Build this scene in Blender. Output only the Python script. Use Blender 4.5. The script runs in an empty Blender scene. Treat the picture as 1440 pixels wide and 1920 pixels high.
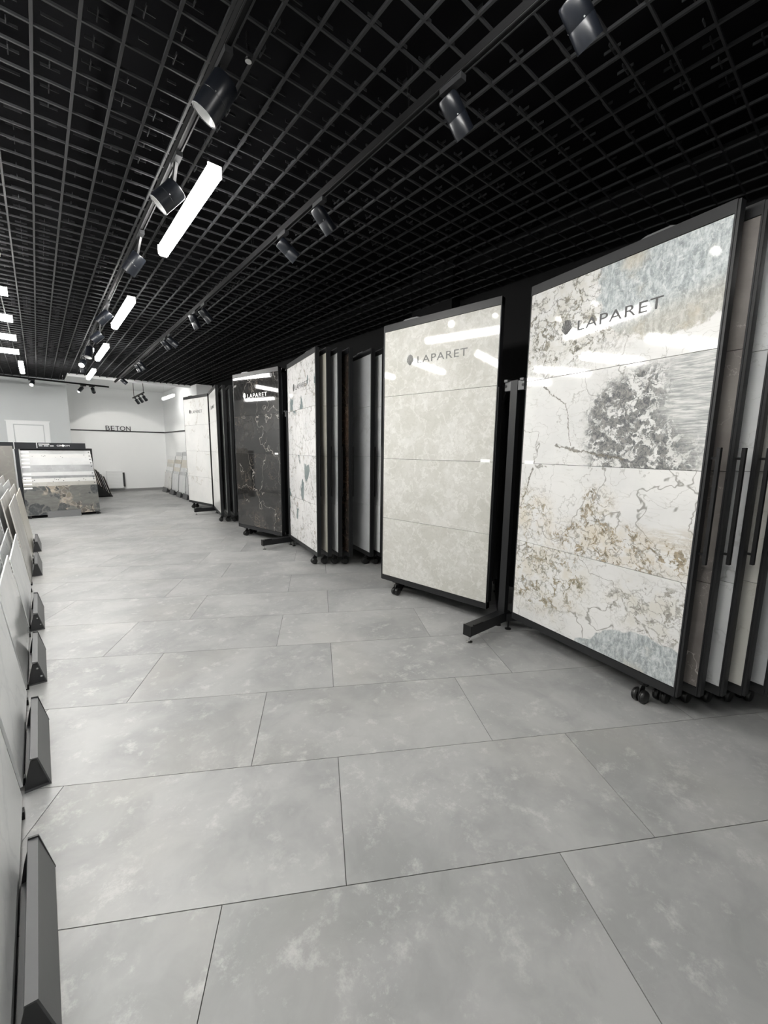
import bpy, bmesh, math, random
from mathutils import Vector, Matrix

random.seed(7)
scene = bpy.context.scene
COL = scene.collection
PI = math.pi

# ---------------------------------------------------------------- camera
cam_data = bpy.data.cameras.new('camera')
cam = bpy.data.objects.new('camera', cam_data)
COL.objects.link(cam)
cam_data.sensor_fit = 'HORIZONTAL'
cam_data.sensor_width = 36.0
cam_data.lens = 36.0 * 767.6 / 1440.0
cam_data.clip_start = 0.02
PITCH, ROLL, YAW = 0.1515, 0.0123, 0.6983      # radians; yaw away from the room's long axis
_f = Vector((math.sin(YAW) * math.cos(PITCH), math.cos(YAW) * math.cos(PITCH), -math.sin(PITCH)))
_r = Vector((math.cos(YAW), -math.sin(YAW), 0))
_u = _r.cross(_f)
_r2 = _r * math.cos(ROLL) + _u * math.sin(ROLL)
_u2 = _u * math.cos(ROLL) - _r * math.sin(ROLL)
m3 = Matrix((_r2, _u2, -_f)).transposed()
cam.matrix_world = Matrix.Translation((0, 0, 1.48)) @ m3.to_4x4()
scene.camera = cam

# ---------------------------------------------------------------- world, exposure
world = bpy.data.worlds.new('world')
scene.world = world
world.use_nodes = True
world.node_tree.nodes['Background'].inputs[0].default_value = (0.9, 0.95, 1.0, 1)
world.node_tree.nodes['Background'].inputs[1].default_value = 0.02
vs = scene.view_settings
vs.view_transform = 'Standard'
vs.look = 'None'
vs.gamma = 1.0
vs.use_curve_mapping = False
vs.exposure = 0.0
scene.cycles.max_bounces = 7
scene.cycles.caustics_reflective = False
scene.cycles.caustics_refractive = False
LAMP_STRENGTH = 84.0
SPOT_ENERGY = 5.0

# ---------------------------------------------------------------- material helpers
class G:
    """small wrapper for building a node material"""
    def __init__(self, name):
        self.m = bpy.data.materials.new(name)
        self.m.use_nodes = True
        self.t = self.m.node_tree
        self.b = self.t.nodes['Principled BSDF']
        self.co = None
    def n(self, kind):
        return self.t.nodes.new(kind)
    def link(self, a, b):
        self.t.links.new(a, b)
    def put(self, sock, v):
        if isinstance(v, bpy.types.NodeSocket):
            self.link(v, sock)
        elif isinstance(v, (tuple, list)) and len(v) == 3 and sock.type == 'RGBA':
            sock.default_value = (*v, 1)
        else:
            sock.default_value = v
    def obj(self, shift=True, scale=(1, 1, 1)):
        tc = self.n('ShaderNodeTexCoord')
        mp = self.n('ShaderNodeMapping')
        mp.inputs['Scale'].default_value = scale
        self.link(tc.outputs['Object'], mp.inputs['Vector'])
        if shift:
            oi = self.n('ShaderNodeObjectInfo')
            mu = self.n('ShaderNodeMath'); mu.operation = 'MULTIPLY'; mu.inputs[1].default_value = 57.0
            self.link(oi.outputs['Random'], mu.inputs[0])
            cx = self.n('ShaderNodeCombineXYZ')
            self.link(mu.outputs[0], cx.inputs[0]); self.link(mu.outputs[0], cx.inputs[1]); self.link(mu.outputs[0], cx.inputs[2])
            self.link(cx.outputs[0], mp.inputs['Location'])
        return mp.outputs[0]
    def rnd(self):
        return self.n('ShaderNodeObjectInfo').outputs['Random']
    def noise(self, vec, scale, detail=4, rough=.55, dist=0.0, color=False):
        x = self.n('ShaderNodeTexNoise')
        self.link(vec, x.inputs['Vector'])
        x.inputs['Scale'].default_value = scale
        x.inputs['Detail'].default_value = detail
        x.inputs['Roughness'].default_value = rough
        x.inputs['Distortion'].default_value = dist
        return x.outputs['Color' if color else 'Fac']
    def voro(self, vec, scale, feature='F1', out='Distance', rand=1.0):
        x = self.n('ShaderNodeTexVoronoi')
        x.feature = feature
        self.link(vec, x.inputs['Vector'])
        x.inputs['Scale'].default_value = scale
        x.inputs['Randomness'].default_value = rand
        return x.outputs[out]
    def math(self, op, a, b=0.0, clamp=False):
        x = self.n('ShaderNodeMath'); x.operation = op; x.use_clamp = clamp
        self.put(x.inputs[0], a); self.put(x.inputs[1], b)
        return x.outputs[0]
    def ramp(self, fac, lo, hi, a=0.0, b=1.0, smooth=True):
        x = self.n('ShaderNodeMapRange')
        x.interpolation_type = 'SMOOTHSTEP' if smooth else 'LINEAR'
        self.put(x.inputs['Value'], fac)
        x.inputs['From Min'].default_value = lo; x.inputs['From Max'].default_value = hi
        x.inputs['To Min'].default_value = a; x.inputs['To Max'].default_value = b
        return x.outputs[0]
    def mix(self, fac, a, b):
        x = self.n('ShaderNodeMix'); x.data_type = 'RGBA'
        self.put(x.inputs[0], fac); self.put(x.inputs[6], a); self.put(x.inputs[7], b)
        return x.outputs[2]
    def warp(self, vec, scale, amount, detail=3):
        c = self.noise(vec, scale, detail, .6, 0, True)
        s = self.n('ShaderNodeVectorMath'); s.operation = 'SUBTRACT'
        self.link(c, s.inputs[0]); s.inputs[1].default_value = (.5, .5, .5)
        k = self.n('ShaderNodeVectorMath'); k.operation = 'SCALE'
        self.link(s.outputs[0], k.inputs[0]); k.inputs['Scale'].default_value = amount
        ad = self.n('ShaderNodeVectorMath'); ad.operation = 'ADD'
        self.link(vec, ad.inputs[0]); self.link(k.outputs[0], ad.inputs[1])
        return ad.outputs[0]
    def vein(self, vec, scale, width, detail=3, dist=.0):
        """thin line where a noise field crosses its middle: 1 on the line"""
        f = self.noise(vec, scale, detail, .5, dist)
        a = self.math('ABSOLUTE', self.math('SUBTRACT', f, .5))
        return self.ramp(a, 0.0, width, 1.0, 0.0)
    def crack(self, vec, scale, width):
        return self.ramp(self.voro(vec, scale, 'DISTANCE_TO_EDGE'), 0.0, width, 1.0, 0.0)
    def done(self, color, rough=.5, metal=0.0, spec=.5, bump=None, bstr=.1, bdist=.01):
        self.put(self.b.inputs['Base Color'], color)
        self.put(self.b.inputs['Roughness'], rough)
        self.b.inputs['Metallic'].default_value = metal
        self.b.inputs['Specular IOR Level'].default_value = spec
        if bump is not None:
            bp = self.n('ShaderNodeBump')
            bp.inputs['Strength'].default_value = bstr
            bp.inputs['Distance'].default_value = bdist
            self.link(bump, bp.inputs['Height'])
            self.link(bp.outputs[0], self.b.inputs['Normal'])
        return self.m

def plain(name, col, rough=.5, metal=0.0, spec=.5, grain=.06, gscale=40):
    g = G(name); v = g.obj(False)
    f = g.noise(v, gscale, 3)
    dark = tuple(c * (1 - grain) for c in col); light = tuple(min(1, c * (1 + grain)) for c in col)
    return g.done(g.mix(f, dark, light), rough, metal, spec)

def emit(name, col, strength):
    g = G(name)
    g.put(g.b.inputs['Base Color'], (.9, .9, .9))
    g.b.inputs['Emission Color'].default_value = (*col, 1)
    g.b.inputs['Emission Strength'].default_value = strength
    return g.m

M = {}
M['black_metal'] = plain('black_powder_coat', (.007, .007, .0075), .5, 0, .3)
M['frame_metal'] = plain('dark_anodised_frame', (.014, .0145, .0155), .42, 0, .35)
M['rack_metal'] = plain('dark_grey_rack_steel', (.010, .0105, .0115), .45, 0, .35)
M['grey_metal'] = plain('charcoal_stopper_plate', (.085, .087, .09), .42)
M['cap_metal'] = plain('dark_stopper_cap', (.035, .036, .038), .45)
M['track_metal'] = plain('matt_black_track', (.006, .006, .0065), .75, 0, .12)
M['chrome'] = plain('zinc_plated_steel', (.6, .6, .6), .25, 1.0)
M['rubber'] = plain('black_rubber', (.012, .012, .012), .35)
M['spot_body'] = plain('satin_black_lamp_body', (.007, .0085, .012), .32, 0, .45)
M['spot_reflector'] = plain('spot_reflector', (.8, .8, .8), .3, .4)
M['spot_lens'] = emit('lit_spot_lens', (1, .97, .9), 60.0)
M['lamp'] = emit('linear_lamp_diffuser', (1.0, .985, .95), LAMP_STRENGTH)
M['white_paint'] = plain('white_wall_paint', (.86, .87, .87), .7, 0, .3, .012, 6)
M['white_gloss'] = plain('white_lacquer', (.78, .79, .79), .35, 0, .5, .01)
M['grey_paint'] = plain('pale_grey_wall_paint', (.58, .60, .605), .7, 0, .3, .015, 6)
M['black_wall'] = plain('black_wall_paint', (.0055, .0055, .006), .75, 0, .15)
M['black_ceiling'] = plain('black_soffit_paint', (.004, .004, .0045), .95, 0, .02)
M['grid'] = plain('black_ceiling_grid', (.019, .0195, .021), .65, 0, .2)
M['baseboard'] = plain('grey_baseboard_tile', (.26, .26, .26), .4)
M['grout'] = plain('grey_grout', (.055, .055, .054), .8)
M['paper'] = plain('white_sticker_paper', (.85, .85, .84), .6)
M['ink'] = plain('dark_grey_lettering', (.05, .05, .05), .5)
M['grey_ink'] = plain('grey_lettering', (.12, .12, .115), .5)
M['white_ink'] = plain('white_lettering', (.85, .85, .85), .5)
M['black_letter'] = plain('black_acrylic_letter', (.012, .012, .014), .4)
M['header'] = plain('dark_header_board', (.014, .015, .018), .55, 0, .25)

def floor_mat():
    g = G('concrete_look_porcelain'); v = g.obj(True)
    w = g.warp(v, 1.6, .5)
    a = g.noise(w, 1.7, 6, .62)
    b = g.noise(v, 9, 8, .74, .12)
    c = g.noise(g.warp(v, 20, .03), 30, 8, .80)
    col = g.mix(g.ramp(a, .32, .68), (.265, .268, .266), (.385, .387, .382))
    col = g.mix(g.ramp(b, .52, .72, 0, .75), col, (.51, .51, .50))
    sc = g.math('MULTIPLY', g.ramp(c, .52, .66), g.ramp(g.noise(g.warp(v, 4, .3), 2.9, 4, .6), .50, .66))
    col = g.mix(g.math('MULTIPLY', sc, .36), col, (.60, .60, .585))
    dk = g.ramp(g.noise(g.warp(v, 3, .3), 4.2, 5, .65), .56, .75, 0, .42)
    col = g.mix(dk, col, (.245, .247, .245))
    tint = g.ramp(g.noise(v, 1.1, 2), .5, .75, 0, .25)
    col = g.mix(tint, col, (.40, .385, .35))
    hsv = g.n('ShaderNodeHueSaturation')
    g.put(hsv.inputs['Value'], g.ramp(g.rnd(), 0, 1, .95, 1.05, False)); g.put(hsv.inputs['Color'], col)
    rough = g.ramp(b, .3, .7, .36, .48)
    return g.done(hsv.outputs[0], rough, 0, .45, c, .05, .004)
M['floor_tile'] = floor_mat()

def coords(g):
    """page coordinates: x across the board, z up the board"""
    tc = g.n('ShaderNodeTexCoord')
    sp = g.n('ShaderNodeSeparateXYZ')
    g.link(tc.outputs['Object'], sp.inputs[0])
    return tc.outputs['Object'], sp.outputs[0], sp.outputs[2]

def breccia_board():
    g = G('white_patagonia_breccia_tile'); v, X, Z = coords(g)
    vs_ = g.obj(True)
    wob = g.noise(v, 5.5, 7, .68)
    wob2 = g.noise(v, 17, 5, .7)
    def patch(cx, cz, rx, rz, edge=.06, amp=.95, zlo=-1, zhi=9):
        dx = g.math('DIVIDE', g.math('SUBTRACT', X, cx), rx)
        dz = g.math('DIVIDE', g.math('SUBTRACT', Z, cz), rz)
        d = g.math('SQRT', g.math('ADD', g.math('MULTIPLY', dx, dx), g.math('MULTIPLY', dz, dz)))
        d = g.math('ADD', d, g.math('MULTIPLY', g.math('SUBTRACT', wob, .5), amp * 1.6))
        d = g.math('ADD', d, g.math('MULTIPLY', g.math('SUBTRACT', wob2, .5), amp * .6))
        f = g.ramp(d, 1 - edge, 1 + edge, 1, 0)
        if zlo > 0: f = g.math('MULTIPLY', f, g.math('GREATER_THAN', Z, zlo))
        if zhi < 9: f = g.math('MULTIPLY', f, g.math('LESS_THAN', Z, zhi))
        return f
    white = g.mix(g.ramp(g.noise(vs_, 2.2, 5, .6), .35, .7), (.69, .685, .67), (.61, .61, .60))
    # long fine veins and diagonal hair lines
    wv = g.warp(vs_, 2.2, .35)
    col = g.mix(g.math('MULTIPLY', g.vein(wv, 1.5, .006, 5), .75), white, (.16, .15, .13))
    col = g.mix(g.math('MULTIPLY', g.vein(g.warp(vs_, 6, .12), 3.2, .006, 6), .5), col, (.25, .24, .22))
    hair = g.obj(True, (3.0, 1, 9.0))
    col = g.mix(g.math('MULTIPLY', g.vein(g.warp(hair, .8, .8), 1.6, .010, 2), .30), col, (.36, .35, .31))
    # crumbly clusters: torn fragments of many sizes, denser inside each patch
    wf = g.warp(v, 14, .10, 6)
    frag = g.noise(wf, 15, 7, .70, .7)
    fine = g.noise(g.warp(v, 22, .05, 4), 34, 6, .75, 1.0)
    tonef = g.noise(v, 9, 4, .6)
    thin = g.vein(g.warp(v, 16, .06, 5), 13, .030, 6)
    for (cx, cz, rx, rz, ta, tb, lim, tint, zl, zh) in [
        (.26, 2.36, .50, .32, (.13, .125, .11), (.34, .32, .27), .545, (.53, .515, .47), 1.99, 9),
        (.88, 1.62, .36, .32, (.10, .105, .11), (.27, .265, .25), .455, (.47, .47, .45), 1.39, 1.99),
        (.64, 1.10, .11, .16, (.18, .16, .12), (.40, .34, .26), .52, (.62, .58, .50), .79, 1.39),
        (.78, .90, .46, .13, (.17, .15, .115), (.40, .33, .23), .535, (.60, .545, .45), .79, 1.39),
        (.22, .60, .38, .28, (.16, .15, .11), (.40, .34, .25), .540, (.58, .54, .46), .19, .79),
        (.10, 1.0, .22, .18, (.24, .22, .18), (.42, .37, .28), .56, (.62, .57, .48), .79, 1.39),
        (1.05, .58, .28, .16, (.24, .23, .21), (.38, .36, .32), .55, (.60, .58, .52), .19, .79)]:
        p = patch(cx, cz, rx, rz, .60, .7, zl, zh)
        col = g.mix(g.math('MULTIPLY', p, g.ramp(tonef, .40, .65, 0, .75)), col, tint)
        col = g.mix(g.math('MULTIPLY', g.math('MULTIPLY', p, thin), .75), col, ta)
        hit = g.math('MULTIPLY', g.ramp(frag, lim, lim + .035), g.ramp(p, .25, .7))
        tone = g.mix(g.ramp(fine, .38, .62), ta, tb)
        col = g.mix(hit, col, tone)
    # dark branching veins crossing the second tile
    for (ax, az, bx, bz, wd) in ((.30, 1.52, .78, 1.44, .012), (.16, 1.93, .36, 1.80, .007), (.36, 1.80, .42, 1.52, .005), (.06, 1.22, .10, 1.36, .012), (.06, 1.22, .02, 1.06, .005)):
        L2 = (bx - ax) ** 2 + (bz - az) ** 2
        wx = g.math('ADD', X, g.math('MULTIPLY', g.math('SUBTRACT', wob, .5), .10)); wz = g.math('ADD', Z, g.math('MULTIPLY', g.math('SUBTRACT', wob2, .5), .07))
        qx = g.math('SUBTRACT', wx, ax); qz = g.math('SUBTRACT', wz, az)
        tt = g.math('DIVIDE', g.math('ADD', g.math('MULTIPLY', qx, bx - ax), g.math('MULTIPLY', qz, bz - az)), L2, True)
        ex = g.math('SUBTRACT', qx, g.math('MULTIPLY', tt, bx - ax)); ez = g.math('SUBTRACT', qz, g.math('MULTIPLY', tt, bz - az))
        dd_ = g.math('SQRT', g.math('ADD', g.math('MULTIPLY', ex, ex), g.math('MULTIPLY', ez, ez)))
        dd_ = g.math('ADD', dd_, g.math('MULTIPLY', g.math('SUBTRACT', fine, .5), wd * 2.2))
        col = g.mix(g.ramp(dd_, wd * .35, wd * .8, .85, 0), col, g.mix(g.ramp(fine, .35, .65), (.085, .08, .07), (.24, .22, .18)))
    # streaky grey zone, diagonal hatching
    rotm = g.n('ShaderNodeMapping'); rotm.inputs['Rotation'].default_value = (0, .45, 0); rotm.inputs['Scale'].default_value = (5.5, 1, 60)
    g.link(v, rotm.inputs['Vector'])
    st = g.noise(g.warp(rotm.outputs[0], .5, 1.0), 1.5, 5, .65)
    p = patch(1.22, 1.80, .24, .32, .35, .6, 1.39, 1.99)
    zone = g.mix(g.ramp(st, .36, .66), (.30, .31, .305), (.62, .62, .60))
    zone = g.mix(g.ramp(g.noise(v, 3, 3), .55, .7, 0, .5), zone, (.52, .45, .34))
    col = g.mix(p, col, zone)
    p = patch(1.12, 1.00, .20, .07, .5, .6, .79, 1.39)
    col = g.mix(g.math('MULTIPLY', p, g.ramp(st, .46, .58, .45, 0)), col, (.46, .41, .33))
    # solid slate-like patches with fine cross-hatching
    hatch_v = g.obj(False, (22, 1, 9))
    rot = g.warp(v, 3, .12)
    hatch = g.noise(g.warp(hatch_v, 1.2, .9), 1.6, 6, .75)
    fl = g.noise(rot, 36, 7, .78, .9)
    slate = g.mix(g.ramp(hatch, .36, .66), (.26, .285, .29), (.52, .55, .555))
    slate = g.mix(g.ramp(fl, .50, .66, 0, .75), slate, (.62, .64, .63))
    slate = g.mix(g.ramp(fl, .34, .46, .55, 0), slate, (.17, .19, .20))
    band = g.ramp(g.math('ABSOLUTE', g.math('SUBTRACT', Z, g.math('ADD', 1.98, g.math('MULTIPLY', X, .17)))), .05, .20, .35, 0)
    ochre = g.math('ADD', g.ramp(g.noise(v, 3.4, 4, .6), .56, .74, 0, .5), band)
    slate = g.mix(ochre, slate, (.47, .41, .31))
    for (cx, cz, rx, rz, zl, zh) in [(.96, 2.52, .43, .42, 1.99, 9), (1.14, .98, .0001, .0001, .79, 1.39),
                                     (1.02, .24, .33, .17, .19, .79), (.72, .20, .14, .05, .19, .79)]:
        p = patch(cx, cz, rx, rz, .03, .38, zl, zh)
        col = g.mix(p, col, slate)
    return g.done(col, .06, 0, .5)
M['breccia'] = breccia_board()

def beige_board():
    g = G('polished_cream_marble_tile'); v = g.obj(True)
    base = g.mix(g.ramp(g.noise(v, 3, 6, .65), .35, .68), (.50, .495, .455), (.60, .595, .565))
    w = g.warp(v, 7, .22, 4)
    c1 = g.vein(w, 6.5, .045, 6)
    c2 = g.vein(g.warp(v, 11, .14, 4), 12, .05, 5)
    col = g.mix(g.math('MULTIPLY', c1, .5), base, (.70, .695, .665))
    col = g.mix(g.math('MULTIPLY', c2, .38), col, (.44, .43, .39))
    sp = g.ramp(g.noise(v, 26, 6, .7), .56, .70, 0, .5)
    col = g.mix(sp, col, (.45, .44, .40))
    return g.done(col, .05, 0, .5)
M['beige_marble'] = beige_board()

def marquina_board():
    g = G('polished_black_marble_tile'); v = g.obj(True)
    base = g.mix(g.ramp(g.noise(v, 2.4, 6, .65), .4, .7), (.018, .018, .018), (.040, .038, .036))
    w = g.warp(v, 4, .30, 5)
    patch = g.ramp(g.noise(v, 2.1, 3, .5), .50, .66)
    cr = g.math('MULTIPLY', g.crack(w, 6.5, .014), patch)
    cr2 = g.math('MULTIPLY', g.vein(g.warp(v, 9, .15, 4), 7, .012, 5), patch)
    col = g.mix(g.math('MULTIPLY', cr, .38), base, (.38, .31, .25))
    col = g.mix(g.math('MULTIPLY', cr2, .40), col, (.40, .31, .24))
    long = g.vein(g.warp(v, 1.6, .3, 4), 1.7, .004, 4)
    col = g.mix(g.math('MULTIPLY', long, .55), col, (.55, .52, .48))
    return g.done(col, .035, 0, .55)
M['black_marble'] = marquina_board()

def floral_board():
    g = G('white_marble_tile_with_green_flakes'); v = g.obj(True)
    base = g.mix(g.ramp(g.noise(v, 2.6, 5, .6), .4, .7), (.70, .695, .69), (.62, .62, .62))
    col = g.mix(g.math('MULTIPLY', g.vein(g.warp(v, 3, .35, 4), 2.6, .014, 6), .8), base, (.24, .23, .21))
    col = g.mix(g.math('MULTIPLY', g.vein(g.warp(v, 6, .2, 4), 5.5, .018, 6), .45), col, (.30, .27, .23))
    st = g.obj(True, (1.25, 1, .75))
    w = g.warp(st, 4, .20, 4)
    cell = g.n('ShaderNodeSeparateColor'); g.link(g.voro(w, 5.2, 'F1', 'Color'), cell.inputs[0])
    rim = g.crack(w, 5.2, .035)
    ch = g.math('GREATER_THAN', cell.outputs[0], .90)
    col = g.mix(g.math('MULTIPLY', rim, g.ramp(g.noise(v, 3, 3), .45, .6, 0, .65)), col, (.26, .25, .23))
    flake = g.mix(g.noise(v, 30, 5, .7), (.12, .155, .155), (.26, .30, .30))
    core = g.math('MULTIPLY', ch, g.ramp(g.voro(w, 5.2, 'DISTANCE_TO_EDGE'), .03, .06))
    col = g.mix(core, col, flake)
    w2 = g.warp(v, 12, .06, 4)
    c2 = g.n('ShaderNodeSeparateColor'); g.link(g.voro(w2, 22, 'F1', 'Color'), c2.inputs[0])
    sm = g.math('MULTIPLY', g.math('GREATER_THAN', c2.outputs[0], .90), g.ramp(g.noise(v, 3.2, 3), .52, .60))
    col = g.mix(g.math('MULTIPLY', sm, .8), col, (.34, .31, .27))
    return g.done(col, .06, 0, .5)
M['floral_marble'] = floral_board()

def veined(name, base_a, base_b, vein_c, amount=.6, scale=1.0, width=.012, rough=.08, fine=.25, stretch=(1, 1, 1)):
    g = G(name); v = g.obj(True, stretch)
    base = g.mix(g.ramp(g.noise(v, 2.2, 6, .62), .35, .7), base_a, base_b)
    w = g.warp(v, 1.8, .45, 5)
    mod = g.ramp(g.noise(v, 1.3, 2), .42, .62)
    col = g.mix(g.math('MULTIPLY', g.math('MULTIPLY', g.vein(w, 1.3 * scale, width, 4), mod), amount), base, vein_c)
    col = g.mix(g.math('MULTIPLY', g.vein(g.warp(v, 5, .2, 5), 3.4 * scale, width * .8, 5), fine), col, vein_c)
    return g.done(col, rough, 0, .5)
M['calacatta'] = veined('white_marble_with_sandy_veins', (.69, .685, .67), (.63, .63, .62), (.30, .26, .20), .85, 1.0, .012, .1, .0)
M['white_vein'] = veined('white_marble_with_grey_veins', (.66, .67, .67), (.58, .59, .60), (.25, .25, .24), .7, 1.0, .007)
M['warm_white'] = veined('warm_white_marble', (.62, .61, .57), (.54, .53, .49), (.34, .31, .25), .6, 1.0, .010)
M['grey_brown'] = veined('grey_brown_marble', (.175, .160, .150), (.26, .24, .225), (.55, .52, .48), .75, 1.6, .008, .12, .35)
M['rust_brown'] = veined('dark_rusty_marble', (.030, .026, .024), (.075, .048, .034), (.22, .17, .13), .5, 2.0, .02, .1, .4)
M['pale_grey'] = veined('pale_grey_stone', (.47, .48, .49), (.55, .56, .57), (.35, .35, .35), .4, 1.4, .02, .3)
M['mid_grey'] = veined('mid_grey_stone', (.24, .245, .25), (.33, .335, .34), (.45, .45, .45), .4, 1.8, .02, .35)
M['dark_grey'] = veined('dark_grey_stone', (.15, .155, .16), (.21, .215, .22), (.32, .32, .32), .4, 2.0, .02, .35)
M['taupe'] = veined('taupe_stone', (.105, .097, .084), (.130, .121, .106), (.20, .19, .17), .25, 1.0, .03, .4)
M['rack_white'] = veined('rack_white_stone', (.50, .505, .505), (.44, .445, .45), (.42, .42, .42), .5, 1.6, .02, .3)
M['rack_sand'] = veined('rack_sand_stone', (.30, .29, .265), (.36, .35, .32), (.24, .23, .21), .4, 2.0, .02, .35)
M['cream_stone'] = veined('cream_stone', (.60, .57, .50), (.66, .63, .57), (.45, .40, .32), .4, 1.6, .02, .3)
M['sand_stone'] = veined('sand_stone', (.45, .41, .33), (.52, .48, .40), (.35, .30, .24), .4, 1.6, .02, .3)
M['weathered'] = veined('weathered_grey_wood_look_stone', (.46, .45, .43), (.64, .625, .595), (.32, .31, .29), .5, 2.4, .03, .4, .4, (3, 3, .8))
M['white_stone'] = veined('soft_white_stone', (.78, .79, .79), (.72, .73, .735), (.48, .50, .52), .5, .8, .04, .35)

def terrazzo():
    g = G('white_speckled_terrazzo'); v = g.obj(True)
    c = g.n('ShaderNodeSeparateColor'); g.link(g.voro(g.warp(v, 20, .02), 34, 'F1', 'Color'), c.inputs[0])
    hit = g.math('MULTIPLY', g.math('GREATER_THAN', c.outputs[0], .82), g.ramp(g.voro(v, 34, 'F1'), .25, .4, 1, 0))
    return g.done(g.mix(hit, (.50, .50, .49), (.08, .08, .08)), .35)
M['terrazzo'] = terrazzo()

def pebble():
    g = G('grey_pebble_breccia'); v = g.obj(True)
    w = g.warp(v, 3, .35, 5)
    c = g.n('ShaderNodeSeparateColor'); g.link(g.voro(w, 4.4, 'F1', 'Color'), c.inputs[0])
    d = g.voro(w, 4.4, 'DISTANCE_TO_EDGE')
    tone = g.mix(c.outputs[1], (.018, .021, .028), (.075, .08, .08))
    tone = g.mix(g.ramp(g.noise(v, 18, 7, .72), .45, .68, 0, .55), tone, (.16, .16, .15))
    w2 = g.warp(v, 7, .14, 5)
    c2 = g.n('ShaderNodeSeparateColor'); g.link(g.voro(w2, 13, 'F1', 'Color'), c2.inputs[0])
    small = g.mix(c2.outputs[0], (.05, .049, .047), (.36, .31, .25))
    small = g.mix(g.ramp(g.voro(w2, 13, 'DISTANCE_TO_EDGE'), .02, .07, 1, 0), small, (.28, .26, .23))
    streak = g.mix(g.noise(g.warp(g.obj(True, (2, 2, 7)), 1.5, .5), 2.2, 6, .7), (.055, .055, .053), (.20, .20, .188))
    ground = g.mix(g.ramp(g.noise(v, 2.4, 3, .5), .45, .51), streak, small)
    big = g.math('MULTIPLY', g.ramp(d, .05, .09), g.math('GREATER_THAN', c.outputs[0], .40))
    return g.done(g.mix(big, ground, tone), .55, 0, .2)
M['pebble'] = pebble()

# ---------------------------------------------------------------- geometry helpers
class MB:
    def __init__(self):
        self.v = []; self.f = []
    def box(self, x0, x1, y0, y1, z0, z1):
        n = len(self.v)
        self.v += [(x0, y0, z0), (x1, y0, z0), (x1, y1, z0), (x0, y1, z0), (x0, y0, z1), (x1, y0, z1), (x1, y1, z1), (x0, y1, z1)]
        self.f += [tuple(n + i for i in q) for q in ((0, 3, 2, 1), (4, 5, 6, 7), (0, 1, 5, 4), (1, 2, 6, 5), (2, 3, 7, 6), (3, 0, 4, 7))]
        return self
    def bbox(self, x0, x1, y0, y1, z0, z1, c):
        """box with chamfered vertical and horizontal edges on top/bottom rims"""
        n = len(self.v)
        rings = [(z0, c), (z0 + c, 0), (z1 - c, 0), (z1, c)]
        for z, i in rings:
            self.v += [(x0 + i, y0 + i, z), (x1 - i, y0 + i, z), (x1 - i, y1 - i, z), (x0 + i, y1 - i, z)]
        self.f.append((n + 3, n + 2, n + 1, n))
        for r in range(3):
            for k in range(4):
                a = n + r * 4 + k; b = n + r * 4 + (k + 1) % 4
                self.f.append((a, b, b + 4, a + 4))
        self.f.append((n + 12, n + 13, n + 14, n + 15))
        return self
    def bar(self, a, b, w, h=None):
        """box bar from a to b, w wide (sideways), h tall"""
        h = h or w
        a = Vector(a); b = Vector(b); d = (b - a).normalized()
        up = Vector((0, 0, 1)) if abs(d.z) < .95 else Vector((0, 1, 0))
        s = d.cross(up).normalized() * (w / 2); t = s.cross(d).normalized() * (h / 2)
        n = len(self.v)
        for p in (a, b):
            self.v += [tuple(p - s - t), tuple(p + s - t), tuple(p + s + t), tuple(p - s + t)]
        self.f += [tuple(n + i for i in q) for q in ((3, 2, 1, 0), (4, 5, 6, 7), (0, 1, 5, 4), (1, 2, 6, 5), (2, 3, 7, 6), (3, 0, 4, 7))]
        return self
    def lathe(self, profile, a, d, seg=16, cap0=True, cap1=True):
        """profile [(t along axis, radius)], axis from a along unit d"""
        a = Vector(a); d = Vector(d).normalized()
        up = Vector((0, 0, 1)) if abs(d.z) < .9 else Vector((1, 0, 0))
        s = d.cross(up).normalized(); t = d.cross(s).normalized()
        n = len(self.v)
        for (l, r) in profile:
            for k in range(seg):
                an = 2 * PI * k / seg
                self.v.append(tuple(a + d * l + (s * math.cos(an) + t * math.sin(an)) * r))
        for i in range(len(profile) - 1):
            for k in range(seg):
                p = n + i * seg + k; q = n + i * seg + (k + 1) % seg
                self.f.append((p, q, q + seg, p + seg))
        if cap0: self.f.append(tuple(n + seg - 1 - k for k in range(seg)))
        if cap1: self.f.append(tuple(n + (len(profile) - 1) * seg + k for k in range(seg)))
        return self
    def prism(self, pts, axis, lo, hi):
        """2D outline extruded along axis ('x','y','z')"""
        n = len(self.v); k = len(pts)
        for h in (lo, hi):
            for (p, q) in pts:
                self.v.append({'x': (h, p, q), 'y': (p, h, q), 'z': (p, q, h)}[axis])
        self.f.append(tuple(n + i for i in range(k))[::-1])
        self.f.append(tuple(n + k + i for i in range(k)))
        for i in range(k):
            j = (i + 1) % k
            self.f.append((n + i, n + j, n + k + j, n + k + i))
        return self
    def mesh(self, name, smooth=False):
        me = bpy.data.meshes.new(name)
        me.from_pydata(self.v, [], self.f)
        bm = bmesh.new(); bm.from_mesh(me)
        bmesh.ops.recalc_face_normals(bm, faces=bm.faces)
        if smooth:
            for f in bm.faces: f.smooth = len(f.verts) == 4
        bm.to_mesh(me); bm.free()
        if smooth: me.set_sharp_from_angle(angle=math.radians(35))
        return me
    def obj(self, name, mat, parent=None, smooth=False):
        return mk(name, self.mesh(name, smooth), mat, parent)

def mk(name, me, mat=None, parent=None, loc=None, rot=None):
    o = bpy.data.objects.new(name, me)
    COL.objects.link(o)
    if mat is not None:
        m = M[mat] if isinstance(mat, str) else mat
        if not me.materials: me.materials.append(m)
        if me.materials[0] is not m:
            o.material_slots[0].link = 'OBJECT'; o.material_slots[0].material = m
    if parent is not None: o.parent = parent
    if loc is not None: o.location = loc
    if rot is not None: o.rotation_euler = rot
    return o

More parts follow.
